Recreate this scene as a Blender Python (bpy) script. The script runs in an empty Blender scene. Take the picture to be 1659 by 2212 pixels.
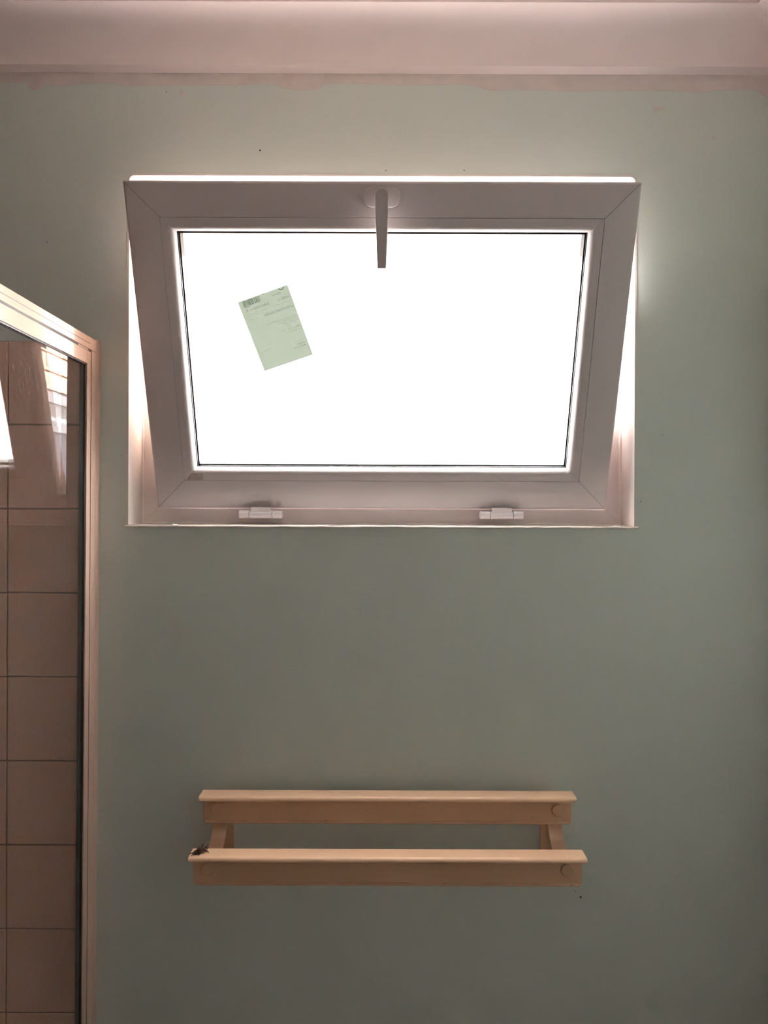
import bpy, bmesh, math, random
from mathutils import Vector, Matrix
random.seed(7)
scene = bpy.context.scene
C = scene.collection
PI = math.pi

# ------------------------------------------------------------------ camera
CAM_Z = 1.53                      # eye height above the floor
F_PX = 1630.0                     # focal length for the 1659 x 2212 frame
cam_d = bpy.data.cameras.new('camera')
cam = bpy.data.objects.new('camera', cam_d); C.objects.link(cam)
cam_d.sensor_fit = 'VERTICAL'; cam_d.sensor_height = 36.0
cam_d.lens = F_PX / 2212.0 * 36.0
cam_d.clip_start = 0.02
cam.location = (0, 0, CAM_Z)
cam.rotation_mode = 'QUATERNION'
cam.rotation_quaternion = (Matrix.Rotation(PI/2, 4, 'X') @ Matrix.Rotation(0.0035, 4, 'Z')).to_quaternion()
scene.camera = cam

# ------------------------------------------------------------------ world, sun, exposure
world = bpy.data.worlds.new('sky'); scene.world = world
world.use_nodes = True
bg = world.node_tree.nodes['Background']
bg.inputs['Color'].default_value = (1.0, 0.985, 0.995, 1)      # bright hazy overcast sky
bg.inputs['Strength'].default_value = 6.0
sun_d = bpy.data.lights.new('sun', 'SUN'); sun = bpy.data.objects.new('sun', sun_d); C.objects.link(sun)
sun_d.energy = 150.0; sun_d.color = (1.0, 0.965, 0.95); sun_d.angle = math.radians(2)
sun.rotation_euler = Vector((-0.24, 1.0, 0.56)).to_track_quat('Z', 'Y').to_euler()
scene.view_settings.view_transform = 'Standard'
scene.view_settings.look = 'None'
scene.view_settings.gamma = 1.0
scene.view_settings.use_curve_mapping = False
scene.view_settings.exposure = 0.16
scene.cycles.use_denoising = True
scene.cycles.max_bounces = 14
scene.cycles.diffuse_bounces = 8
scene.cycles.transparent_max_bounces = 24
scene.cycles.caustics_reflective = False
scene.cycles.caustics_refractive = False

# ------------------------------------------------------------------ materials
def nodes_of(name):
    m = bpy.data.materials.new(name); m.use_nodes = True
    nt = m.node_tree
    return m, nt, nt.nodes['Principled BSDF']

def mat(name, col, rough=0.5, var=0.06, scale=8.0, bump=0.0, bscale=200.0, metal=0.0, spec=0.5, speck=None):
    """plain procedural paint: slight tone variation, fine relief, optional specks of dirt"""
    m, nt, p = nodes_of(name)
    N, L = nt.nodes.new, nt.links.new
    tc = N('ShaderNodeTexCoord')
    nz = N('ShaderNodeTexNoise'); nz.inputs['Scale'].default_value = scale; nz.inputs['Detail'].default_value = 4
    L(tc.outputs['Object'], nz.inputs['Vector'])
    mx = N('ShaderNodeMix'); mx.data_type = 'RGBA'
    mx.inputs['A'].default_value = (*[c*(1-var) for c in col], 1)
    mx.inputs['B'].default_value = (*[min(1, c*(1+var)) for c in col], 1)
    L(nz.outputs['Fac'], mx.inputs['Factor'])
    out = mx.outputs['Result']
    if speck:
        scol, sscale, thr = speck
        n2 = N('ShaderNodeTexNoise'); n2.inputs['Scale'].default_value = sscale; n2.inputs['Detail'].default_value = 2
        L(tc.outputs['Object'], n2.inputs['Vector'])
        rp = N('ShaderNodeMapRange'); rp.inputs['From Min'].default_value = thr; rp.inputs['From Max'].default_value = thr+0.03
        L(n2.outputs['Fac'], rp.inputs['Value'])
        m2 = N('ShaderNodeMix'); m2.data_type = 'RGBA'
        L(rp.outputs['Result'], m2.inputs['Factor']); L(out, m2.inputs['A']); m2.inputs['B'].default_value = (*scol, 1)
        out = m2.outputs['Result']
    L(out, p.inputs['Base Color'])
    p.inputs['Roughness'].default_value = rough
    p.inputs['Metallic'].default_value = metal
    p.inputs['Specular IOR Level'].default_value = spec
    if bump:
        nb = N('ShaderNodeTexNoise'); nb.inputs['Scale'].default_value = bscale; nb.inputs['Detail'].default_value = 3
        L(tc.outputs['Object'], nb.inputs['Vector'])
        b = N('ShaderNodeBump'); b.inputs['Strength'].default_value = bump; b.inputs['Distance'].default_value = 0.001
        L(nb.outputs['Fac'], b.inputs['Height']); L(b.outputs['Normal'], p.inputs['Normal'])
    return m

def clear_glass(name, tint=(1, 1, 1), dust=0.0, f0=0.042):
    m = bpy.data.materials.new(name); m.use_nodes = True
    nt = m.node_tree; nt.nodes.clear(); N, L = nt.nodes.new, nt.links.new
    out = N('ShaderNodeOutputMaterial')
    tr = N('ShaderNodeBsdfTransparent'); tr.inputs['Color'].default_value = (*tint, 1)
    gl = N('ShaderNodeBsdfGlossy'); gl.inputs['Roughness'].default_value = 0.0
    lw = N('ShaderNodeLayerWeight'); lw.inputs['Blend'].default_value = 0.5
    pw = N('ShaderNodeMath'); pw.operation = 'POWER'; pw.inputs[1].default_value = 5
    ma = N('ShaderNodeMath'); ma.operation = 'MULTIPLY_ADD'; ma.inputs[1].default_value = 1-f0; ma.inputs[2].default_value = f0
    L(lw.outputs['Facing'], pw.inputs[0]); L(pw.outputs[0], ma.inputs[0])
    mx = N('ShaderNodeMixShader'); L(ma.outputs[0], mx.inputs[0]); L(tr.outputs[0], mx.inputs[1]); L(gl.outputs[0], mx.inputs[2])
    last = mx.outputs[0]
    if dust:
        tc = N('ShaderNodeTexCoord'); mp = N('ShaderNodeMapping'); mp.inputs['Scale'].default_value = (1, 1, 0.25)
        L(tc.outputs['Object'], mp.inputs['Vector'])
        nz = N('ShaderNodeTexNoise'); nz.inputs['Scale'].default_value = 420; nz.inputs['Detail'].default_value = 3
        L(mp.outputs['Vector'], nz.inputs['Vector'])
        n2 = N('ShaderNodeTexNoise'); n2.inputs['Scale'].default_value = 9; L(tc.outputs['Object'], n2.inputs['Vector'])
        r = N('ShaderNodeMapRange'); r.inputs['From Min'].default_value = 0.52; r.inputs['From Max'].default_value = 0.72
        r.inputs['To Max'].default_value = dust
        L(nz.outputs['Fac'], r.inputs['Value'])
        mu = N('ShaderNodeMath'); mu.operation = 'MULTIPLY'; L(r.outputs[0], mu.inputs[0]); L(n2.outputs['Fac'], mu.inputs[1])
        df = N('ShaderNodeBsdfDiffuse'); df.inputs['Color'].default_value = (0.8, 0.78, 0.75, 1)
        m2 = N('ShaderNodeMixShader'); L(mu.outputs[0], m2.inputs[0]); L(last, m2.inputs[1]); L(df.outputs[0], m2.inputs[2])
        last = m2.outputs[0]
    L(last, out.inputs['Surface'])
    return m

def sheet(name, col, gloss=0.05, rough=0.3, mixdiff=0.0, var=0.0):
    """light-scattering sheet (satin glass, paper)"""
    m = bpy.data.materials.new(name); m.use_nodes = True
    nt = m.node_tree; nt.nodes.clear(); N, L = nt.nodes.new, nt.links.new
    out = N('ShaderNodeOutputMaterial')
    t = N('ShaderNodeBsdfTranslucent'); d = N('ShaderNodeBsdfDiffuse'); g = N('ShaderNodeBsdfGlossy')
    g.inputs['Roughness'].default_value = rough
    t.inputs['Color'].default_value = (*col, 1); d.inputs['Color'].default_value = (*col, 1)
    if var:
        tc = N('ShaderNodeTexCoord'); nz = N('ShaderNodeTexNoise'); nz.inputs['Scale'].default_value = 30
        L(tc.outputs['Object'], nz.inputs['Vector'])
        mx = N('ShaderNodeMix'); mx.data_type = 'RGBA'; L(nz.outputs['Fac'], mx.inputs['Factor'])
        mx.inputs['A'].default_value = (*[c*(1-var) for c in col], 1); mx.inputs['B'].default_value = (*[c*(1+var) for c in col], 1)
        L(mx.outputs['Result'], t.inputs['Color']); L(mx.outputs['Result'], d.inputs['Color'])
    m1 = N('ShaderNodeMixShader'); m1.inputs[0].default_value = mixdiff
    L(t.outputs[0], m1.inputs[1]); L(d.outputs[0], m1.inputs[2])
    m2 = N('ShaderNodeMixShader'); m2.inputs[0].default_value = gloss
    L(m1.outputs[0], m2.inputs[1]); L(g.outputs[0], m2.inputs[2])
    L(m2.outputs[0], out.inputs['Surface'])
    return m

M = {}
M['mint'] = mat('mint_wall_paint', (0.615, 0.68, 0.64), 0.42, 0.03, 3, 0.25, 260)
M['white_wall'] = mat('white_wall_paint', (0.74, 0.66, 0.63), 0.6, 0.06, 25, 0.2, 200)
M['thin_white'] = mat('thin_white_brushed_paint', (0.66, 0.60, 0.575), 0.6, 0.16, 30, 0.3, 120)
M['cornice'] = mat('white_cornice_paint', (0.89, 0.80, 0.795), 0.45, 0.03, 5, 0.12, 150)
M['ceiling'] = mat('white_ceiling_paint', (0.72, 0.67, 0.65), 0.7, 0.03, 5)
M['reveal'] = mat('white_gloss_paint', (0.72, 0.67, 0.635), 0.22, 0.05, 14, 0.15, 60)
M['upvc'] = mat('white_plastic', (0.57, 0.52, 0.525), 0.30, 0.03, 6, 0.03, 300)
M['upvc_dirty'] = mat('white_plastic_specked', (0.76, 0.70, 0.68), 0.32, 0.05, 20, 0.25, 260)
M['handle'] = mat('white_handle_coat', (0.55, 0.50, 0.50), 0.35, 0.02, 6)
M['sealant'] = mat('white_sealant', (0.82, 0.75, 0.70), 0.4, 0.08, 60, 0.6, 90)
M['mitre_dark'] = mat('dark_mitre_backing', (0.16, 0.14, 0.135), 0.6, 0.1, 60)
M['gasket'] = mat('black_rubber', (0.012, 0.012, 0.014), 0.5, 0.1, 30)
M['spacer'] = mat('grey_spacer', (0.022, 0.024, 0.026), 0.45, 0.1, 60)
M['pane'] = sheet('satin_glass', (0.93, 0.93, 0.92), 0.04, 0.25)
M['pane_clear'] = clear_glass('clear_glass', (0.97, 0.98, 0.98))
M['shower_glass'] = clear_glass('shower_glass', (0.93, 0.95, 0.94), dust=0.22)
M['paper'] = sheet('green_label_paper', (0.0114, 0.0132, 0.0107), 0.0, 0.5, 0.0, 0.05)
M['ink'] = sheet('label_ink', (0.38, 0.42, 0.37), 0.0, 0.5, 0.0)
M['ink_pale'] = sheet('label_ink_pale', (0.60, 0.63, 0.58), 0.0, 0.5, 0.0)
M['cream'] = mat('cream_plastic', (0.625, 0.41, 0.272), 0.30, 0.04, 10, 0.05, 200, speck=((0.25, 0.15, 0.08), 170, 0.73))
M['tile'] = mat('beige_tile_glaze', (0.86, 0.47, 0.36), 0.16, 0.05, 6, 0.06, 30)
M['grout'] = mat('brown_grout', (0.27, 0.155, 0.105), 0.85, 0.15, 60)
M['alu'] = mat('beige_powder_coat', (0.58, 0.405, 0.335), 0.13, 0.03, 10, spec=0.4)
M['dark_gap'] = mat('dark_channel', (0.03, 0.022, 0.02), 0.7, 0.1, 30)
M['insect'] = mat('dry_insect_shell', (0.030, 0.015, 0.009), 0.8, 0.5, 300, spec=0.1)
M['insect_wing'] = mat('dry_insect_wing', (0.06, 0.032, 0.016), 0.8, 0.4, 300, spec=0.1)
M['floor'] = mat('floor_tile', (0.215, 0.165, 0.145), 0.35, 0.06, 6)
M['back'] = mat('back_wall_paint', (0.30, 0.235, 0.21), 0.6, 0.03, 4)
M['brick'] = mat('cream_brick', (0.70, 0.54, 0.42), 0.85, 0.22, 9, 0.8, 40, speck=((0.30, 0.17, 0.11), 40, 0.70))
M['mortar'] = mat('orange_mortar', (0.42, 0.19, 0.10), 0.95, 0.15, 30)
M['paving'] = mat('pale_paving', (0.27, 0.255, 0.235), 0.9, 0.1, 3)
M['white_ext'] = mat('white_exterior_paint', (0.62, 0.58, 0.60), 0.5, 0.03, 4)
M['grey_ext'] = mat('grey_shade_and_transom', (0.30, 0.28, 0.30), 0.5, 0.05, 4)  # colours the painted head shadow and the grey transom of the wing window
M['wing_glass'] = mat('wing_window_glass', (0.36, 0.36, 0.42), 0.08, 0.1, 3)
M['smear'] = mat('brown_grime', (0.40, 0.34, 0.31), 0.6, 0.35, 160)
M['chip'] = mat('dark_speck', (0.05, 0.045, 0.04), 0.8, 0.2, 50)

# ------------------------------------------------------------------ mesh helpers
def obj(name, bm, material, parent=None, smooth=False, loc=None, rot=None, bevel=0.0, seg=2):
    me = bpy.data.meshes.new(name)
    bmesh.ops.recalc_face_normals(bm, faces=bm.faces)
    bm.to_mesh(me); bm.free()
    o = bpy.data.objects.new(name, me); C.objects.link(o)
    mats = material if isinstance(material, (list, tuple)) else [material]
    for m_ in mats: me.materials.append(m_)
    if parent: o.parent = parent
    if loc is not None: o.location = loc
    if rot is not None: o.rotation_euler = rot
    if bevel:
        md = o.modifiers.new('bevel', 'BEVEL'); md.width = bevel; md.segments = seg; md.limit_method = 'ANGLE'
        md.angle_limit = math.radians(35)
    if smooth or bevel:
        me.polygons.foreach_set('use_smooth', [True]*len(me.polygons))
        try: me.set_sharp_from_angle(angle=math.radians(38))
        except Exception: pass
    return o

def empty(name, loc=(0, 0, 0), rot=(0, 0, 0)):
    o = bpy.data.objects.new(name, None); C.objects.link(o)
    o.empty_display_size = 0.05; o.location = loc; o.rotation_euler = rot
    return o

def tag(o, label, cat, group=None):
    o['label'] = label; o['category'] = cat
    if group: o['group'] = group
    return o

def structure(o, label=None):
    o['kind'] = 'structure'
    if label: o['label'] = label
    return o

def box(bm, x0, x1, y0, y1, z0, z1):
    v = [bm.verts.new(p) for p in ((x0,y0,z0),(x1,y0,z0),(x1,y1,z0),(x0,y1,z0),(x0,y0,z1),(x1,y0,z1),(x1,y1,z1),(x0,y1,z1))]
    for f in ((0,1,2,3),(4,5,6,7),(0,1,5,4),(1,2,6,5),(2,3,7,6),(3,0,4,7)):
        bm.faces.new([v[i] for i in f])
    return bm

def boxm(*a): return box(bmesh.new(), *a)

def prism(pts, axis, a, b, bm=None):
    """closed polygon pts extruded along axis from a to b; pts are the two other coordinates in order"""
    bm = bm or bmesh.new()
    def mk(p, t):
        if axis == 'x': return (t, p[0], p[1])
        if axis == 'y': return (p[0], t, p[1])
        return (p[0], p[1], t)
    A = [bm.verts.new(mk(p, a)) for p in pts]; B = [bm.verts.new(mk(p, b)) for p in pts]
    n = len(pts)
    for i in range(n):
        bm.faces.new((A[i], A[(i+1) % n], B[(i+1) % n], B[i]))
    bm.faces.new(A); bm.faces.new(B)
    return bm

def mitred(profile, side, x0, x1, z0, z1, gap=0.0002):
    """profile (inset u, depth y) swept along one side of the rectangle with mitred ends"""
    bm = bmesh.new()
    A, B = [], []
    for u, y in profile:
        g = gap
        if side == 'bottom': a, b = (x0+u+g, y, z0+u), (x1-u-g, y, z0+u)
        elif side == 'top':  a, b = (x0+u+g, y, z1-u), (x1-u-g, y, z1-u)
        elif side == 'left': a, b = (x0+u, y, z0+u+g), (x0+u, y, z1-u-g)
        else:                a, b = (x1-u, y, z0+u+g), (x1-u, y, z1-u-g)
        A.append(bm.verts.new(a)); B.append(bm.verts.new(b))
    n = len(profile)
    for i in range(n): bm.faces.new((A[i], A[(i+1) % n], B[(i+1) % n], B[i]))
    bm.faces.new(A); bm.faces.new(B)
    return bm

def tube(bm, pts, r, seg=8, closed_ends=True):
    rings = []
    for i, p in enumerate(pts):
        p = Vector(p)
        d = (Vector(pts[min(i+1, len(pts)-1)]) - Vector(pts[max(i-1, 0)])).normalized()
        a = d.orthogonal().normalized() if i == 0 else (rings_a - d*rings_a.dot(d)).normalized()
        rings_a = a
        b = d.cross(a)
        rr = r[i] if isinstance(r, (list, tuple)) else r
        rings.append([bm.verts.new(p + (a*math.cos(t) + b*math.sin(t))*rr) for t in [2*PI*k/seg for k in range(seg)]])
    for q in range(len(rings)-1):
        for k in range(seg):
            bm.faces.new((rings[q][k], rings[q][(k+1) % seg], rings[q+1][(k+1) % seg], rings[q+1][k]))
    if closed_ends:
        bm.faces.new(rings[0]); bm.faces.new(rings[-1])
    return bm

def arc(cx, cy, r, a0, a1, n):
    return [(cx + r*math.cos(a0+(a1-a0)*i/n), cy + r*math.sin(a0+(a1-a0)*i/n)) for i in range(n+1)]

# ------------------------------------------------------------------ room numbers (metres)
WY = 1.354                         # inner face of the window wall
OUT = 1.60                         # outer face of the window wall
XL, XR = -1.42, 0.71               # side walls
YB = -1.05                         # wall behind
CEIL = CAM_Z + 0.870
OX0, OX1 = -0.462, 0.452           # window opening
OZ0, OZ1 = CAM_Z - 0.0275, CAM_Z + 0.6055

# ------------------------------------------------------------------ room shell
def opening_path(inset, r, n=5):
    x0, x1, z0, z1 = OX0+inset, OX1-inset, OZ0+inset, OZ1-inset
    p = [(x0, z0)]
    p += [(x1, z0)]
    p += arc(x1-r, z1-r, r, 0, PI/2, n)
    p += arc(x0+r, z1-r, r, PI/2, PI, n)
    return p

def wall_with_opening():
    bm = bmesh.new()
    outer = [bm.verts.new((x, WY, z)) for x, z in ((XL-0.1, -0.1), (XR+0.1, -0.1), (XR+0.1, CEIL+0.15), (XL-0.1, CEIL+0.15))]
    inner = [bm.verts.new((x, WY, z)) for x, z in opening_path(0, 0.011)]
    es = []
    for loop in (outer, inner):
        for i in range(len(loop)): es.append(bm.edges.new((loop[i], loop[(i+1) % len(loop)])))
    bmesh.ops.triangle_fill(bm, edges=es, use_beauty=True)
    r = bmesh.ops.extrude_face_region(bm, geom=list(bm.faces))
    bmesh.ops.translate(bm, verts=[e for e in r['geom'] if isinstance(e, bmesh.types.BMVert)], vec=(0, OUT-WY, 0))
    return bm
wall_front = structure(obj('wall_front', wall_with_opening(), M['mint']), 'mint green painted wall around the tilted window')
structure(obj('wall_right', boxm(XR, XR+0.1, YB-0.1, WY, -0.1, CEIL+0.15), M['mint']), 'mint green side wall beside the window wall')
structure(obj('wall_left', boxm(XL-0.1, XL, YB-0.1, WY, -0.1, CEIL+0.15), M['back']), 'beige wall at the far side of the shower')
structure(obj('wall_back', boxm(XL, XR, YB-0.1, YB, -0.1, CEIL+0.15), M['back']), 'beige wall facing the window')
structure(obj('floor', boxm(XL, XR, YB, WY, -0.1, 0), M['floor']), 'beige tiled bathroom floor')
structure(obj('ceiling', boxm(XL, XR, YB, WY, CEIL, CEIL+0.15), M['ceiling']), 'white painted ceiling')

# cove cornice: underside ledge, concave cove, lip at the ceiling
cz = CEIL - CAM_Z
prof = [(0.0, 0.7860), (0.0020, 0.7860), (0.0145, 0.7925), (0.0150, 0.7965)]
prof += [(0.0805 - 0.0650*math.cos(t), 0.7975 + 0.0625*math.sin(t)) for t in [PI/2*i/14 for i in range(15)]]
prof += [(0.0815, 0.8605), (0.0815, cz), (0.0, cz)]
def cornice(run):
    """run: 'front','right','left','back' with mitred ends"""
    bm = bmesh.new(); A, B = [], []
    for p, z in prof:
        z += CAM_Z
        if run == 'front': a, b = (XL+p, WY-p, z), (XR-p, WY-p, z)
        elif run == 'right': a, b = (XR-p, WY-p, z), (XR-p, YB+p, z)
        elif run == 'left': a, b = (XL+p, WY-p, z), (XL+p, YB+p, z)
        else: a, b = (XL+p, YB+p, z), (XR-p, YB+p, z)
        A.append(bm.verts.new(a)); B.append(bm.verts.new(b))
    n = len(prof)
    for i in range(n): bm.faces.new((A[i], A[(i+1) % n], B[(i+1) % n], B[i]))
    bm.faces.new(A); bm.faces.new(B)
    return bm
structure(obj('trim_1', cornice('front'), M['cornice'], smooth=True), 'white cove cornice above the window')
structure(obj('trim_2', cornice('right'), M['cornice'], smooth=True), 'white cove cornice on the side wall')
structure(obj('trim_3', cornice('left'), M['cornice'], smooth=True), 'white cove cornice over the shower')
structure(obj('trim_4', cornice('back'), M['cornice'], smooth=True), 'white cove cornice on the wall facing the window')

# ragged overpainting: white cornice paint brushed onto the green wall (a real coat, half a millimetre)
S = F_PX / WY                      # picture pixels per metre on the wall plane, used only to note measured points
edge = [(-300,182),(-120,179),(0,178),(56,178),(60,191),(74,194),(88,190),(100,184),(140,184),(200,179),(245,178),(258,185),(275,188),(310,185),(380,185),
        (420,184),(500,184),(585,181),(592,184),(605,189),(640,195),(676,194),(690,187),(700,182),(760,180),(830,183),(900,183),(980,182),(1010,184),
        (1035,190),(1055,194),(1120,194),(1180,194),(1205,197),(1250,197),(1330,196),(1400,196),(1450,196),(1480,199),(1503,201),(1525,199),(1545,196),
        (1580,194),(1612,193),(1630,195),(1645,205),(1660,216),(1684,225)]
bm = bmesh.new()
low, top_ = [], []
pts = []
for (a, b) in zip(edge[:-1], edge[1:]):
    n = max(1, int((b[0]-a[0])/7))
    for i in range(n):
        t = i/n
        pts.append((a[0]+(b[0]-a[0])*t, a[1]+(b[1]-a[1])*t + random.uniform(-0.9, 0.9)))
pts.append(edge[-1])
front_l, front_t, back_l, back_t = [], [], [], []
for px, py in pts:
    X = (px-829.5)/S; Z = CAM_Z + (1106 - (py - 0.0035*(px-829.5)))/S
    X = min(X, XR)
    front_l.append(bm.verts.new((X, WY-0.0006, Z))); front_t.append(bm.verts.new((X, WY-0.0006, CAM_Z+0.7862)))
    back_l.append(bm.verts.new((X, WY, Z)));         back_t.append(bm.verts.new((X, WY, CAM_Z+0.7862)))
for i in range(len(pts)-1):
    bm.faces.new((front_l[i], front_l[i+1], front_t[i+1], front_t[i]))
    bm.faces.new((front_l[i], front_l[i+1], back_l[i+1], back_l[i]))
obj('overpaint', bm, M['thin_white'], wall_front)['label'] = 'ragged white paint edge under the cornice'
# the same overpaint turned onto the side wall
bm = bmesh.new(); q = []
for i in range(60):
    y = WY - 0.0005 - i*0.02
    q.append((y, CAM_Z + 0.735 + 0.012*math.sin(i*0.7) + random.uniform(-0.003, 0.003)))
for (y0_, z0_), (y1_, z1_) in zip(q[:-1], q[1:]):
    v = [bm.verts.new(p) for p in ((XR-0.0006, y0_, z0_), (XR-0.0006, y1_, z1_), (XR-0.0006, y1_, CAM_Z+0.7862), (XR-0.0006, y0_, CAM_Z+0.7862))]
    bm.faces.new(v)
obj('overpaint', bm, M['thin_white'], bpy.data.objects['wall_right'])
# touch-up dabs and small dark specks on the wall
def dab(px, py, outline, material, name):
    X = (px-829.5)/S; Z = CAM_Z + (1106-(py-0.0035*(px-829.5)))/S
    b = prism([(X+dx/S, Z-dy/S) for dx, dy in outline], 'y', WY-0.0006, WY)
    obj(name, b, material, wall_front)
dab(1405, 229, [(0,0),(8,1),(20,2),(30,0),(26,5),(17,8),(12,13),(7,16),(4,10)], M['thin_white'], 'paint_dab')
dab(1536, 296, [(0,0),(4,-1),(8,1),(9,3),(5,5),(1,4)], M['thin_white'], 'paint_dab')
dab(384, 196, [(0,0),(6,-2),(9,3),(7,11),(1,8)], M['thin_white'], 'paint_dab')
for px, py, r in ((559, 325, 2.0), (831, 368.5, 1.3), (1000, 368, 1.5), (1257, 1938, 2.4), (262, 985, 1.0), (1384, 1083, 1.3), (1430, 940, 1.0), (357, 198, 1.2), (100, 523, 1.2), (1246, 1925, 1.2)):
    dab(px, py, [(r*math.cos(t)*random.uniform(.7, 1.2), r*math.sin(t)*random.uniform(.7, 1.2)) for t in [2*PI*k/7 for k in range(7)]], M['chip'], 'speck')

# ------------------------------------------------------------------ wall tiles inside the shower (children of the window wall)
TX1 = -0.522                       # tiles end at the shower screen
PITCH, TS = 0.15, 0.1472
TTOP = CAM_Z + 0.3035
bm = boxm(XL, TX1, WY-0.0045, WY, 0.0, TTOP)
obj('grout_bed', bm, M['grout'], wall_front)
tile_me = None
for r in range(13):
    for c in range(6):
        x1 = TX1 - c*PITCH; z1 = TTOP - r*PITCH
        if z1 < 0.03: continue
        if tile_me is None:
            b = bmesh.new(); h = TS/2
            box(b, -h, h, -0.0075, -0.004, -h, h)
            o = obj('tile', b, M['tile'], wall_front, bevel=0.0013, seg=2)
            tile_me = o.data
        else:
            o = bpy.data.objects.new('tile', tile_me); C.objects.link(o); o.parent = wall_front
            md = o.modifiers.new('bevel', 'BEVEL'); md.width = 0.0013; md.segments = 2; md.limit_method = 'ANGLE'
        hgt = min(PITCH, z1)
        o.location = (x1 - PITCH/2, WY + random.uniform(-0.0003, 0.0), z1 - hgt/2)
        o.rotation_euler = (random.uniform(-.002, .002), 0, random.uniform(-.002, .002))
        if hgt < PITCH: o.scale = (1, 1, (hgt-0.003)/TS)

# ------------------------------------------------------------------ window: fixed frame, reveal, inward-tilting sash
win = structure(empty('window_1', (0, 0, 0)), 'white plastic window tilted inwards on two bottom hinges')
# painted reveal lining (rounded top corners) and proud sill edge
bm = bmesh.new()
pi_, po_ = opening_path(0.0035, 0.009, 6), opening_path(0.0, 0.011, 6)
ys = (WY-0.0012, OUT)
I = [[bm.verts.new((x, y, z)) for x, z in pi_] for y in ys]
O = [[bm.verts.new((x, y, z)) for x, z in po_] for y in ys]
n = len(pi_)
for i in range(n):
    j = (i+1) % n
    bm.faces.new((I[0][i], I[0][j], I[1][j], I[1][i]))
    bm.faces.new((O[0][i], O[0][j], O[1][j], O[1][i]))
    for k in (0, 1): bm.faces.new((I[k][i], I[k][j], O[k][j], O[k][i]))
obj('reveal_lining', bm, M['reveal'], win, smooth=True)
# sill edge, slightly lumpy paint line
bm = bmesh.new(); pts = []
for i in range(61):
    x = OX0-0.002 + (OX1-OX0+0.006)*i/60
    pts.append((x, WY-0.0012, OZ0+0.0008 + random.uniform(-0.0004, 0.0004)))
tube(bm, pts, [0.0019+random.uniform(-.0004, .0006) for _ in pts], 8)
obj('sill_edge', bm, M['sealant'], win, smooth=True)

FY0, FY1 = 1.431, 1.500            # fixed frame depth
fx0, fx1, fz0, fz1 = OX0+0.0036, OX1-0.0036, OZ0+0.0036, OZ1-0.0036
for s in ('bottom', 'top', 'left', 'right'):
    lip = 0.0602 if s == 'bottom' else 0.046
    fprof = [(0, FY0), (0.029, FY0), (0.031, FY0+0.002), (0.031, FY0+0.036), (lip, FY0+0.038), (lip, FY1), (0, FY1)]
    obj('frame_member', mitred(fprof, s, fx0, fx1, fz0, fz1), M['upvc_dirty'], win)
# sealant beads in the corner between frame and reveal
for line in ('left', 'right', 'bottom'):
    bm = bmesh.new(); pts = []
    for i in range(46):
        t = i/45
        e = random.uniform(-0.0006, 0.0006)
        if line == 'bottom': pts.append((fx0 + (fx1-fx0)*t, FY0-0.0008, fz0+0.0006+e))
        else: pts.append(((fx0+0.0006 if line == 'left' else fx1-0.0006)+e, FY0-0.0008, fz0+(fz1-fz0)*t))
    tube(bm, pts, [0.0030+random.uniform(-.0006, .0009) for _ in pts], 8)
    obj('sealant_bead', bm, M['sealant'], win, smooth=True)

# sash, in its own tilted axes: x along, y outwards through the glass, z up the sash; origin at the bottom edge
TILT = math.radians(20.5)
SO = (-0.0045, 1.410, CAM_Z+0.0055); SR = (TILT, 0, 0)
SW, SH = 0.837, 0.562
sx0, sx1 = -SW/2, SW/2
def sobj(name, bm, material, parent=win, **k):
    return obj(name, bm, material, parent, loc=SO, rot=SR, **k)
sprof = [(0, 0.018), (0, 0.005), (0.0006, 0.0022), (0.0022, 0.0006), (0.005, 0), (0.0547, 0), (0.0547, 0.060), (0.008, 0.060), (0.008, 0.018)]
for s in ('bottom', 'top', 'left', 'right'):
    sobj('sash_rail' if s in ('bottom', 'top') else 'sash_stile', mitred(sprof, s, sx0, sx1, 0, SH, 0.0005), M['upvc'], smooth=True)
# dark backing added in the mitre gaps to block light leaking through the corners
for cx_, cz_, sx_, sz_ in ((sx0, 0, 1, 1), (sx1, 0, -1, 1), (sx0, SH, 1, -1), (sx1, SH, -1, -1)):
    e_ = 0.0009
    seam = [(cx_+sx_*(0.003-e_), cz_+sz_*(0.003+e_)), (cx_+sx_*(0.0545-e_), cz_+sz_*(0.0545+e_)), (cx_+sx_*(0.0545+e_), cz_+sz_*(0.0545-e_)), (cx_+sx_*(0.003+e_), cz_+sz_*(0.003-e_))]
    sobj('mitre_backing', prism(seam, 'y', 0.0012, 0.059), M['mitre_dark'])
bprof = [(0.0552, 0.0004), (0.0665, 0.0004), (0.0705, 0.0014), (0.0735, 0.0042), (0.0755, 0.0088), (0.0763, 0.0150), (0.0763, 0.0185), (0.0552, 0.0185)]
for s in ('bottom', 'top', 'left', 'right'):
    sobj('glazing_bead', mitred(bprof, s, sx0, sx1, 0, SH, 0.0002), M['upvc'], smooth=True)
gprof = [(0.0560, 0.0187), (0.0775, 0.0187), (0.0775, 0.0205), (0.0560, 0.0205)]
bm = bmesh.new()
def frame_ring(bm, u0, u1, y0, y1):
    for s in ('bottom', 'top', 'left', 'right'):
        tmp = mitred([(u0, y0), (u1, y0), (u1, y1), (u0, y1)], s, sx0, sx1, 0, SH, 0)
        me = bpy.data.meshes.new('tmp'); tmp.to_mesh(me); tmp.free(); bm.from_mesh(me); bpy.data.meshes.remove(me)
    return bm
sobj('glazing_gasket', frame_ring(bmesh.new(), 0.0560, 0.0776, 0.0187, 0.0205), M['gasket'])
pane_in = sobj('pane', boxm(sx0+0.058, sx1-0.058, 0.0206, 0.0246, 0.058, SH-0.058), M['pane_clear'])
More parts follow.
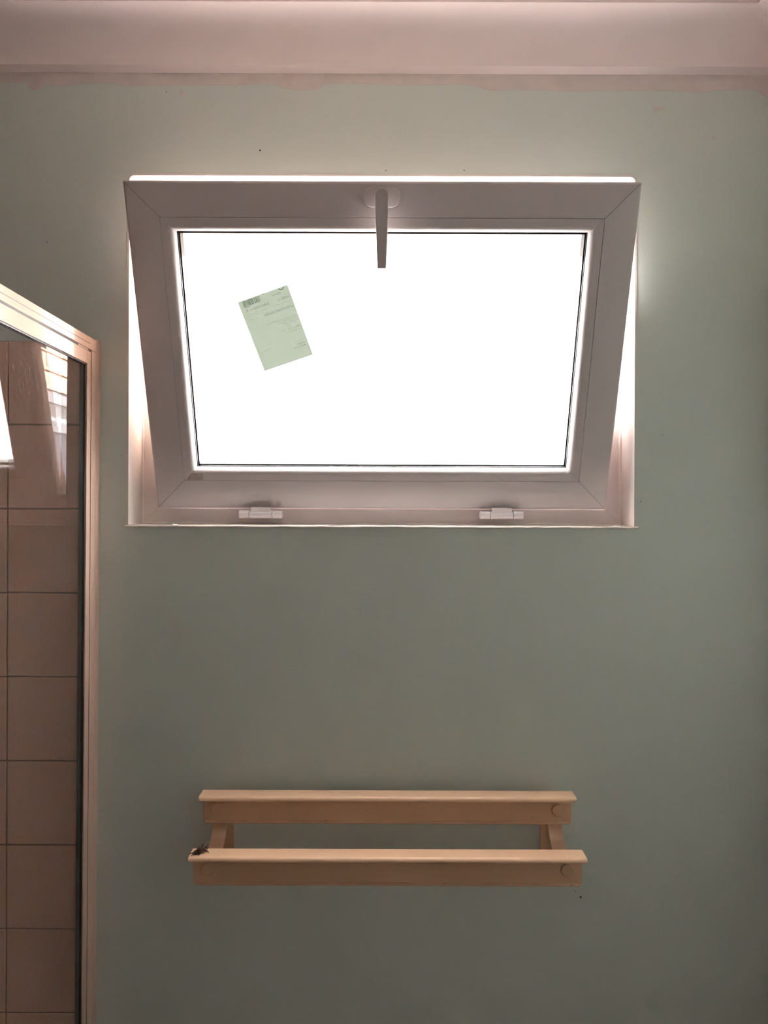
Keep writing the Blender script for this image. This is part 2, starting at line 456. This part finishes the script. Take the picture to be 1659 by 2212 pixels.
sobj('glazing_spacer', frame_ring(bmesh.new(), 0.0580, 0.0796, 0.0247, 0.0445), M['spacer'])
# satin outer pane: a single scattering sheet held in the outer rebate
bm = bmesh.new()
v = [bm.verts.new(p) for p in ((sx0+0.058, 0.0455, 0.058), (sx1-0.058, 0.0455, 0.058), (sx1-0.058, 0.0455, SH-0.058), (sx0+0.058, 0.0455, SH-0.058))]
bm.faces.new(v)
sobj('pane', bm, M['pane'])['label'] = 'obscured outer pane'
sobj('outer_bead', frame_ring(bmesh.new(), 0.0548, 0.0765, 0.047, 0.058), M['upvc'])

# handle: rosette and hanging lever
hx = -0.0005
bm = bmesh.new()
st = arc(hx+0.015, 0.538, 0.0155, -PI/2, PI/2, 14) + arc(hx-0.015, 0.538, 0.0155, PI/2, 3*PI/2, 14)
prism(st, 'y', -0.0095, 0.0, bm)
rosette = sobj('handle_rosette', bm, M['handle'], bevel=0.0016, seg=2)
bm = bmesh.new()
prism(arc(hx, 0.540, 0.0098, 0, 2*PI, 23)[:-1], 'y', -0.030, -0.0090, bm)
sobj('handle_neck', bm, M['handle'], bevel=0.001)
bm = bmesh.new()
lev = arc(hx, 0.540, 0.0106, 0, PI, 14) + [(hx-0.0098, 0.500), (hx-0.0072, 0.4297), (hx+0.0072, 0.4297), (hx+0.0098, 0.500)]
prism(lev, 'y', -0.041, -0.0290, bm)
sobj('handle_lever', bm, M['handle'], bevel=0.0013, seg=2)

# two bottom hinges
for cx in (-0.2277, 0.2174):
    ctr = (cx, 1.3955, CAM_Z-0.0052)
    bm = bmesh.new()
    circ = arc(0, 0, 0.0074, 0, 2*PI, 20)[:-1]
    prism(circ, 'x', -0.0205, 0.0205, bm)
    hin = obj('hinge', bm, M['upvc'], win, smooth=True, loc=ctr)
    bm = bmesh.new()
    prism([(-0.0065, 0.001), (-0.0045, 0.0125), (0.0135, 0.0150), (0.0115, 0.001)], 'x', -0.0185, 0.0185, bm)
    obj('hinge_leaf', bm, M['upvc'], hin, bevel=0.0008)
    for a, b in ((-0.0400, -0.0214), (0.0214, 0.0400)):
        bm = bmesh.new(); prism(circ, 'x', a, b, bm)
        obj('hinge_knuckle', bm, M['upvc'], hin, smooth=True, bevel=0.0008)
    bm = bmesh.new(); prism(arc(0, 0, 0.0058, 0, 2*PI, 14)[:-1], 'x', -0.038, 0.038, bm)
    obj('hinge_pin', bm, M['dark_gap'], hin)
    bm = bmesh.new(); box(bm, -0.037, 0.037, 0.004, 0.0354, -0.005, 0.003)
    obj('hinge_plate', bm, M['upvc'], hin)

# ------------------------------------------------------------------ paper label on the glass (print shows through, reversed)
def sash_from_px(px, py, depth):
    """point of the sash plane (local y = depth) seen at a measured picture point -> sash x, z"""
    dx, dz = (px-829.5), (1106-(py))
    r = Vector((dx, F_PX, dz))
    Rm = Matrix.Rotation(TILT, 3, 'X'); nrm = Rm @ Vector((0, 1, 0)); o = Vector(SO) - Vector((0, 0, CAM_Z)) + nrm*depth
    p = r * (o.dot(nrm)/r.dot(nrm))
    l = Rm.transposed() @ (p - (Vector(SO)-Vector((0, 0, CAM_Z))))
    return l.x, l.z
LD = 0.0445
tl = Vector(sash_from_px(510.5, 654.5, LD)); tr = Vector(sash_from_px(619, 615.5, LD))
br = Vector(sash_from_px(675.5, 766.5, LD)); bl = Vector(sash_from_px(571, 802.5, LD))
ex = (tr - tl).normalized(); lw = (tr-tl).length*0.5 + (br-bl).length*0.5
lh = (bl-tl).length*0.5 + (br-tr).length*0.5
ang = math.atan2(ex.y, ex.x)
ctr = (tl+tr+br+bl)/4
Rm = Matrix.Rotation(TILT, 3, 'X')
lab_loc = Vector(SO) + Rm @ Vector((ctr.x, LD, ctr.y))
lab_rot = (Matrix.Rotation(TILT, 4, 'X') @ Matrix.Rotation(-ang, 4, 'Y')).to_euler()
lab = tag(empty('glass_label', lab_loc, lab_rot), 'pale green printed paper label stuck askew on the window glass', 'label')
bm = bmesh.new(); v = [bm.verts.new(p) for p in ((-lw/2, 0, -lh/2), (lw/2, 0, -lh/2), (lw/2, 0, lh/2), (-lw/2, 0, lh/2))]; bm.faces.new(v)
obj('paper', bm, M['paper'], lab)
def uv(u, v_): return (u-0.5)*lw, (0.5-v_)*lh
def printed(text, u0, u1, v0, hfrac, material='ink'):
    """text reversed as seen from the room, spanning u0..u1 (left to right in the room), centred on v0"""
    cu = bpy.data.curves.new('t', 'FONT'); cu.body = text; cu.align_x = 'CENTER'; cu.align_y = 'CENTER'; cu.resolution_u = 2
    to = bpy.data.objects.new('t', cu); C.objects.link(to)
    bpy.context.view_layer.update()
    me = bpy.data.meshes.new_from_object(to.evaluated_get(bpy.context.evaluated_depsgraph_get()))
    bpy.data.objects.remove(to)
    xs = [q.co.x for q in me.vertices]; ysv = [q.co.y for q in me.vertices]
    cxm, cym = (min(xs)+max(xs))/2, (min(ysv)+max(ysv))/2
    kx = (u1-u0)*lw/(max(xs)-min(xs)); kz = hfrac*lh/(max(ysv)-min(ysv))
    c0 = uv((u0+u1)/2, v0)
    for q in me.vertices:
        q.co = (c0[0] - (q.co.x-cxm)*kx, -0.00012, c0[1] + (q.co.y-cym)*kz)
    me.name = 'printed_text'
    o = bpy.data.objects.new('printed_text', me); C.objects.link(o); me.materials.append(M[material]); o.parent = lab
def bar(u0, u1, v0, v1, bm):
    x0, z1 = uv(u0, v0); x1, z0 = uv(u1, v1)
    bm.faces.new([bm.verts.new(p) for p in ((x0, -0.00012, z0), (x1, -0.00012, z0), (x1, -0.00012, z1), (x0, -0.00012, z1))])
bm = bmesh.new(); u = 0.075
rb = random.Random(3)
while u < 0.425:
    w = rb.choice((0.006, 0.006, 0.012, 0.018, 0.024)); bar(u, min(u+w, 0.43), 0.012, 0.092, bm); u += w + rb.choice((0.006, 0.008, 0.012))
obj('printed_barcode', bm, M['ink'], lab)
bm = bmesh.new(); bar(0.45, 0.52, 0.004, 0.016, bm); bar(0.08, 0.20, 0.101, 0.110, bm)
bar(0.02, 0.98, 0.205, 0.208, bm); bar(0.02, 0.40, 0.232, 0.2345, bm)
obj('printed_rule', bm, M['ink_pale'], lab)
# ring-shaped emblem cut by the top edge
bm = bmesh.new(); rc = uv(0.865, 0.012)
for k in range(16):
    t0, t1 = PI*1.02 + PI*0.96*k/16, PI*1.02 + PI*0.96*(k+1)/16
    f = []
    for t, rr in ((t0, 0.0049), (t1, 0.0049), (t1, 0.0030), (t0, 0.0030)):
        f.append(bm.verts.new((rc[0]+rr*math.cos(t)*1.15, -0.00012, rc[1]+0.001+rr*math.sin(t))))
    bm.faces.new(f)
obj('printed_emblem', bm, M['ink'], lab)
printed('Windows', 0.655, 0.84, 0.068, 0.022)
printed('NUMBER  12', 0.725, 0.985, 0.150, 0.030)
printed('AURA.COOL PL PL', 0.08, 0.56, 0.150, 0.032)
printed('LAYER DOUBLE GLAZING', 0.383, 0.972, 0.281, 0.034)
printed('4mm Toughened Clear / Argon fill / Soft coat', 0.366, 0.968, 0.411, 0.016)
printed('Sealed unit for top sash', 0.594, 0.970, 0.441, 0.015)
printed('Clear inner / obscure', 0.637, 0.970, 0.470, 0.015)
printed('width', 0.87, 0.945, 0.508, 0.013, 'ink_pale'); printed('height', 0.72, 0.82, 0.512, 0.013, 'ink_pale')
printed('390  x  730', 0.723, 0.962, 0.559, 0.030)
printed('job line 04 of 06 no 12', 0.652, 0.952, 0.602, 0.015)
printed('kg', 0.58, 0.625, 0.567, 0.017, 'ink_pale')
printed('order no', 0.07, 0.17, 0.272, 0.014, 'ink_pale'); printed('qty', 0.04, 0.085, 0.366, 0.013, 'ink_pale')
printed('24L 30MM', 0.781, 0.939, 0.794, 0.016); printed('NUMBER 1203', 0.706, 0.937, 0.832, 0.016)
printed('10-11-2021 0 10', 0.082, 0.285, 0.736, 0.014)

# grubby smear on the lower glazing bead
q = [sash_from_px(px, py, 0.0002) for px, py in ((416, 1023.5), (438, 1023.5), (438, 1039), (427, 1040), (401, 1040.5), (408, 1031))]
sobj('dirt_smear', prism(q, 'y', 0.0001, 0.0005), M['smear'])

# ------------------------------------------------------------------ double towel rail
RC = 0.0080                        # centre of the rack
RL = 0.645
rack = tag(empty('towel_rail', (RC, WY, CAM_Z-0.487)), 'cream plastic double towel rail screwed to the mint wall below the window', 'towel rail')
def rail(y_web, z_top, h_web):
    """y_web, z_top in room numbers; returns the rail mesh in rack axes"""
    yb = y_web - WY; zt = z_top + 0.487
    # flange with rounded nose, plan ends rounded at the front corners
    bm = bmesh.new()
    hl = RL/2; d = 0.030; r = 0.0075
    nh = 0.0082; nr = 0.0062; y_f = yb - d; ru = 0.0058
    prf = [(yb+0.004, zt)] + [(y_f+ru-ru*math.sin(t), zt-ru+ru*math.cos(t)) for t in [PI/2*i/7 for i in range(8)]]
    prf += [(y_f, zt-nh+0.0014), (y_f+0.0014, zt-nh), (yb+0.004, zt-nh)]
    sts = [(-hl+nr-nr*math.sin(t), nr*(1-math.cos(t))) for t in [PI/2*(8-i)/8 for i in range(9)]]
    sts += [(-x_, l_) for x_, l_ in sts[::-1]]
    rings = [[bm.verts.new((x_, y_, max(z_, min(zt-nh+l_, zt-0.0004)) if z_ < zt-1e-6 else z_)) for y_, z_ in prf] for x_, l_ in sts]
    for q in range(len(rings)-1):
        for k in range(len(prf)):
            k2 = (k+1) % len(prf)
            bm.faces.new((rings[q][k], rings[q][k2], rings[q+1][k2], rings[q+1][k]))
    bm.faces.new(rings[0]); bm.faces.new(rings[-1])
    fl = obj('rail', bm, M['cream'], rack, smooth=True)
    bm = bmesh.new()
    b = zt - h_web; rr = 0.006
    face = [(-hl+0.001, zt-0.005)] + arc(-hl+0.001+rr, b+rr, rr, PI, 1.5*PI, 5) + arc(hl-0.001-rr, b+rr, rr, 1.5*PI, 2*PI, 5) + [(hl-0.001, zt-0.005)]
    prism(face, 'y', yb, yb+0.004, bm)
    obj('rail_web', bm, M['cream'], fl, bevel=0.001)
    # curled bottom lip
    bm = bmesh.new()
    prism([(yb-0.0035, b+0.0005), (yb-0.0045, b+0.0022), (yb-0.0030, b+0.0040), (yb+0.001, b+0.0052), (yb+0.003, b)], 'x', -hl+0.006, hl-0.006, bm)
    obj('rail_lip', bm, M['cream'], fl, smooth=True)
    for sx in (-1, 1):
        bm = bmesh.new(); prism(arc(sx*0.2965, zt-0.0315, 0.0106, 0, 2*PI, 28)[:-1], 'y', yb-0.0042, yb+0.0005, bm)
        obj('screw_cap', bm, M['cream'], fl, bevel=0.0012, seg=2)
    return fl
rail(1.316, -0.487, 0.056)
rail(1.2475, -0.559, 0.058)
for sx in (-1, 1):
    # S-shaped bracket strap from the upper rail, down and forward to the lower rail
    path = [(1.3205, -0.495), (1.3245, -0.520), (1.330, -0.540), (1.333, -0.550), (1.331, -0.560), (1.322, -0.570), (1.306, -0.579), (1.286, -0.587), (1.268, -0.593), (1.2517, -0.597)]
    bm = bmesh.new()
    t = 0.004; pl, pr = [], []
    for i, (y, z) in enumerate(path):
        a = path[max(0, i-1)]; b = path[min(len(path)-1, i+1)]
        dy, dz = b[0]-a[0], b[1]-a[1]; l = math.hypot(dy, dz)
        ny, nz = -dz/l, dy/l
        pl.append((y-WY, z+0.487)); pr.append((y-WY+ny*t, z+0.487+nz*t))
    prism(pl + pr[::-1], 'x', sx*0.2965-0.0125, sx*0.2965+0.0125, bm)
    br_ = obj('bracket', bm, M['cream'], rack, bevel=0.0006)
    bm = bmesh.new(); box(bm, sx*0.2965-0.0125-(0.010 if sx > 0 else 0), sx*0.2965+0.0125+(0.010 if sx < 0 else 0), -0.0045, 0.0, -0.118, -0.020)
    obj('wall_plate', bm, M['cream'], br_, bevel=0.001)
    bm = bmesh.new(); box(bm, sx*0.2965-0.009, sx*0.2965+0.009, -0.034, -0.0045, -0.040, -0.020)
    obj('stand_off', bm, M['cream'], br_)

# dried insect lying on the lower rail
bug = tag(empty('dead_insect', (-0.2985, 1.2335, CAM_Z-0.559)), 'dark dried insect lying on the end of the lower towel rail', 'insect')
bug.rotation_euler = (0, 0, math.radians(33)); bug.scale = (1.02, 1.1, 1.08)
def blob(name, c, s, parent, material, jag=0.12, rot=(0, 0, 0)):
    bm = bmesh.new(); bmesh.ops.create_icosphere(bm, subdivisions=2, radius=1)
    rr = random.Random(hash(name) % 97 + int(c[0]*1e5))
    Rr = Matrix.Rotation(rot[1], 3, 'Y') @ Matrix.Rotation(rot[2], 3, 'Z')
    for q in bm.verts:
        k = 1 + rr.uniform(-jag, jag)
        q.co = Rr @ Vector((q.co.x*s[0]*k, q.co.y*s[1]*k, q.co.z*s[2]*k)) + Vector(c)
    return obj(name, bm, material, parent, smooth=True)
blob('abdomen', (0.001, 0, 0.0050), (0.0078, 0.0040, 0.0042), bug, M['insect'])
blob('thorax', (-0.0072, 0, 0.0036), (0.0040, 0.0030, 0.0030), bug, M['insect'])
blob('head', (0.0118, 0.0002, 0.0062), (0.0026, 0.0022, 0.0024), bug, M['insect'])
for s_ in (-1, 1):
    bm = bmesh.new()
    pts = [(-0.002, s_*0.0028, 0.0085), (0.008, s_*0.0048, 0.0060), (0.011, s_*0.0030, 0.0040), (0.002, s_*0.0046, 0.0030)]
    f = [bm.verts.new(p) for p in pts]; g = [bm.verts.new((p[0], p[1]+s_*0.0004, p[2]+0.0003)) for p in pts]
    for i in range(4): bm.faces.new((f[i], f[(i+1) % 4], g[(i+1) % 4], g[i]))
    bm.faces.new(f); bm.faces.new(g)
    obj('wing', bm, M['insect_wing'], bug)
for a, b, c_ in (((-0.008, -0.002, 0.003), (-0.0125, -0.003, 0.0045), (-0.0150, -0.0015, 0.0004)), ((-0.009, 0.001, 0.003), (-0.0135, 0.0020, 0.0026), (-0.0165, 0.0050, 0.0004)),
                 ((-0.002, -0.003, 0.003), (-0.004, -0.0068, 0.004), (-0.006, -0.0082, 0.0004)), ((0.009, 0.002, 0.006), (0.0145, 0.0030, 0.0092), (0.0172, 0.0020, 0.0075)),
                 ((0.004, 0.003, 0.008), (0.0065, 0.0045, 0.0105), (0.0090, 0.0055, 0.0098)), ((0.006, -0.003, 0.003), (0.010, -0.0052, 0.0035), (0.012, -0.0060, 0.0004))):
    bm = bmesh.new(); tube(bm, [a, b, c_], [0.0009, 0.0007, 0.0004], 6); obj('leg', bm, M['insect'], bug)

# ------------------------------------------------------------------ shower screen (perpendicular to the window wall)
# local axes: x = away from the shower (towards the room), y = into the room from the wall (as -world y), z = up from the floor
SCX = -0.5160
scr = tag(empty('shower_screen', (SCX, WY, 0.0), (0, math.radians(0.22), 0)), 'beige framed glass shower screen with a pivot door against the window wall', 'shower screen')
piv = CAM_Z + 0.30
def sc(name, x0, x1, d0, d1, z0, z1, material, parent=scr, bevel=0.0008):
    """x from the room-side face (0) back into the shower; d = distance from the wall"""
    bm = boxm(-x1, -x0, -d1, -d0, z0, z1)
    return obj(name, bm, material, parent, bevel=bevel)
TOPZ = CAM_Z + 0.3010
LEN = 0.86
sc('wall_channel', 0.000, 0.020, 0.0, 0.0206, 0.05, TOPZ+0.0015, M['alu'])
sc('frame_jamb', 0.000, 0.018, 0.0218, 0.0405, 0.05, TOPZ-0.0216, M['alu'])
tr_ = sc('top_rail', 0.000, 0.028, 0.0218, LEN, TOPZ-0.0215, TOPZ, M['alu'])
sc('rail_groove', -0.0002, 0.004, 0.050, LEN, TOPZ-0.0120, TOPZ-0.0112, M['dark_gap'], tr_, 0)
sc('bottom_rail', 0.000, 0.028, 0.0218, LEN, 0.05, 0.075, M['alu'])
sc('end_post', 0.000, 0.028, LEN, LEN+0.025, 0.05, TOPZ, M['alu'])
sc('gap_strip', 0.0009, 0.020, 0.0405, LEN, TOPZ-0.0255, TOPZ-0.0215, M['dark_gap'], bevel=0)
sc('gap_strip', 0.0018, 0.020, 0.0206, 0.0218, 0.05, TOPZ, M['dark_gap'], bevel=0)
sc('gap_strip', 0.0009, 0.020, 0.0404, 0.0431, 0.075, TOPZ-0.0215, M['dark_gap'], bevel=0)
sc('pivot_block', 0.0006, 0.012, 0.055, 0.098, TOPZ-0.0250, TOPZ-0.0216, M['alu'])
door = sc('door_stile', 0.0005, 0.0135, 0.0430, 0.0592, 0.08, TOPZ-0.0250, M['alu'])
sc('door_top_rail', 0.0005, 0.0135, 0.0596, LEN-0.02, TOPZ-0.0480, TOPZ-0.0250, M['alu'])
sc('door_stile', 0.0005, 0.0135, LEN-0.02, LEN-0.004, 0.08, TOPZ-0.0250, M['alu'])
sc('door_bottom_rail', 0.0005, 0.0135, 0.0596, LEN-0.02, 0.08, 0.103, M['alu'])
sc('door_gasket', 0.0030, 0.0105, 0.0592, 0.0625, 0.103, TOPZ-0.0480, M['gasket'], bevel=0)
sc('door_gasket', 0.0030, 0.0105, 0.0592, LEN-0.02, TOPZ-0.0500, TOPZ-0.0480, M['gasket'], bevel=0)
sc('door_gasket', 0.0100, 0.0132, 0.0592, 0.0620, 0.103, TOPZ-0.0480, M['spacer'], bevel=0)
sc('door_pane', 0.0045, 0.0095, 0.0595, LEN-0.021, 0.100, TOPZ-0.0470, M['shower_glass'], bevel=0)
sc('threshold', -0.01, 0.05, 0.009, LEN+0.03, 0.0, 0.05, M['tile'], bevel=0.003)

# ------------------------------------------------------------------ outside: brick wing of the house with a window, paving
BX = 0.55                          # wing face looks towards -x
WY0, WY1 = OUT, 4.70
GZ = -0.35
wing = tag(empty('brick_wing', (BX, WY0, GZ)), 'sunlit cream brick wing of the house outside the window', 'house')
wz0, wz1, wy0, wy1 = CAM_Z-0.75, CAM_Z+0.565, 2.75, 3.95       # window in the wing
def wbox(name, x0, x1, y0, y1, z0, z1, material, parent=wing, bevel=0.0):
    return obj(name, boxm(x0-BX, x1-BX, y0-WY0, y1-WY0, z0-GZ, z1-GZ), material, parent, bevel=bevel)
for a in ((WY0, wy0, GZ, 3.2), (wy1, WY1, GZ, 3.2), (wy0, wy1, GZ, wz0), (wy0, wy1, wz1, 3.2)):
    wbox('mortar_bed', BX+0.008, BX+0.20, *a, M['mortar'])
bl_, bh, j = 0.230, 0.076, 0.010
bm_b = boxm(0, 0.10, 0, bl_, 0, bh)
brick_me = None; rest = bmesh.new()
course = 0; z = wz1 + 0.004
def put_brick(y, z, l, indiv):
    global brick_me
    if indiv and abs(l-bl_) < 1e-4:
        if brick_me is None:
            o = obj('brick', bm_b, M['brick'], wing); brick_me = o.data
        else:
            o = bpy.data.objects.new('brick', brick_me); C.objects.link(o); o.parent = wing
        o.location = (random.uniform(-.002, .001), y-WY0, z-GZ)
    else:
        box(rest, 0, 0.10, y-WY0, y-WY0+l, z-GZ, z-GZ+bh)
zs = [wz1 + 0.004 + k*(bh+j) for k in range(-30, 13)]
for k, z in enumerate(zs):
    if z < GZ or z+bh > 3.2: continue
    y = WY0 + (0 if k % 2 else -(bl_+j)/2) + 0.02
    while y < WY1:
        y0_, y1_ = max(y, WY0+0.003), min(y+bl_, WY1)
        segs = [(y0_, y1_)]
        if z+bh > wz0 and z < wz1:
            segs = [(max(y0_, a), min(y1_, b)) for a, b in ((WY0, wy0-0.008), (wy1+0.008, WY1))]
        for a, b in segs:
            if b-a > 0.03: put_brick(a, z, b-a, z >= wz1 and z < wz1+0.95 and a > 2.6)
        y += bl_+j
if rest.faces:
    o = obj('brickwork', rest, M['brick'], wing); o['kind'] = 'stuff'
# wing window: head shadow put in as a grey bar, white frame, transom, panes
f = wbox('window_frame', BX+0.03, BX+0.09, wy0, wy1, wz1-0.135, wz1-0.055, M['white_ext'])
wbox('window_head_shade', BX+0.004, BX+0.09, wy0, wy1, wz1-0.055, wz1, M['grey_ext'])
for a, b in ((wy0, wy0+0.06), (wy1-0.06, wy1), ((wy0+wy1)/2-0.03, (wy0+wy1)/2+0.03)):
    wbox('window_mullion', BX+0.03, BX+0.09, a, b, wz0+0.06, wz1-0.135, M['white_ext'], f)
wbox('window_transom', BX+0.028, BX+0.09, wy0, wy1, wz1-0.185, wz1-0.135, M['grey_ext'], f)
wbox('window_sill', BX-0.02, BX+0.09, wy0-0.02, wy1+0.02, wz0-0.004, wz0+0.06, M['white_ext'], f)
wbox('window_pane', BX+0.055, BX+0.062, wy0+0.06, wy1-0.06, wz0+0.06, wz1-0.185, M['wing_glass'], f)
# paving outside
pav = obj('floor_outside', boxm(-6, 8, OUT, 12, GZ-0.1, GZ), M['paving'])
structure(pav, 'pale paving in the side yard outside the window')
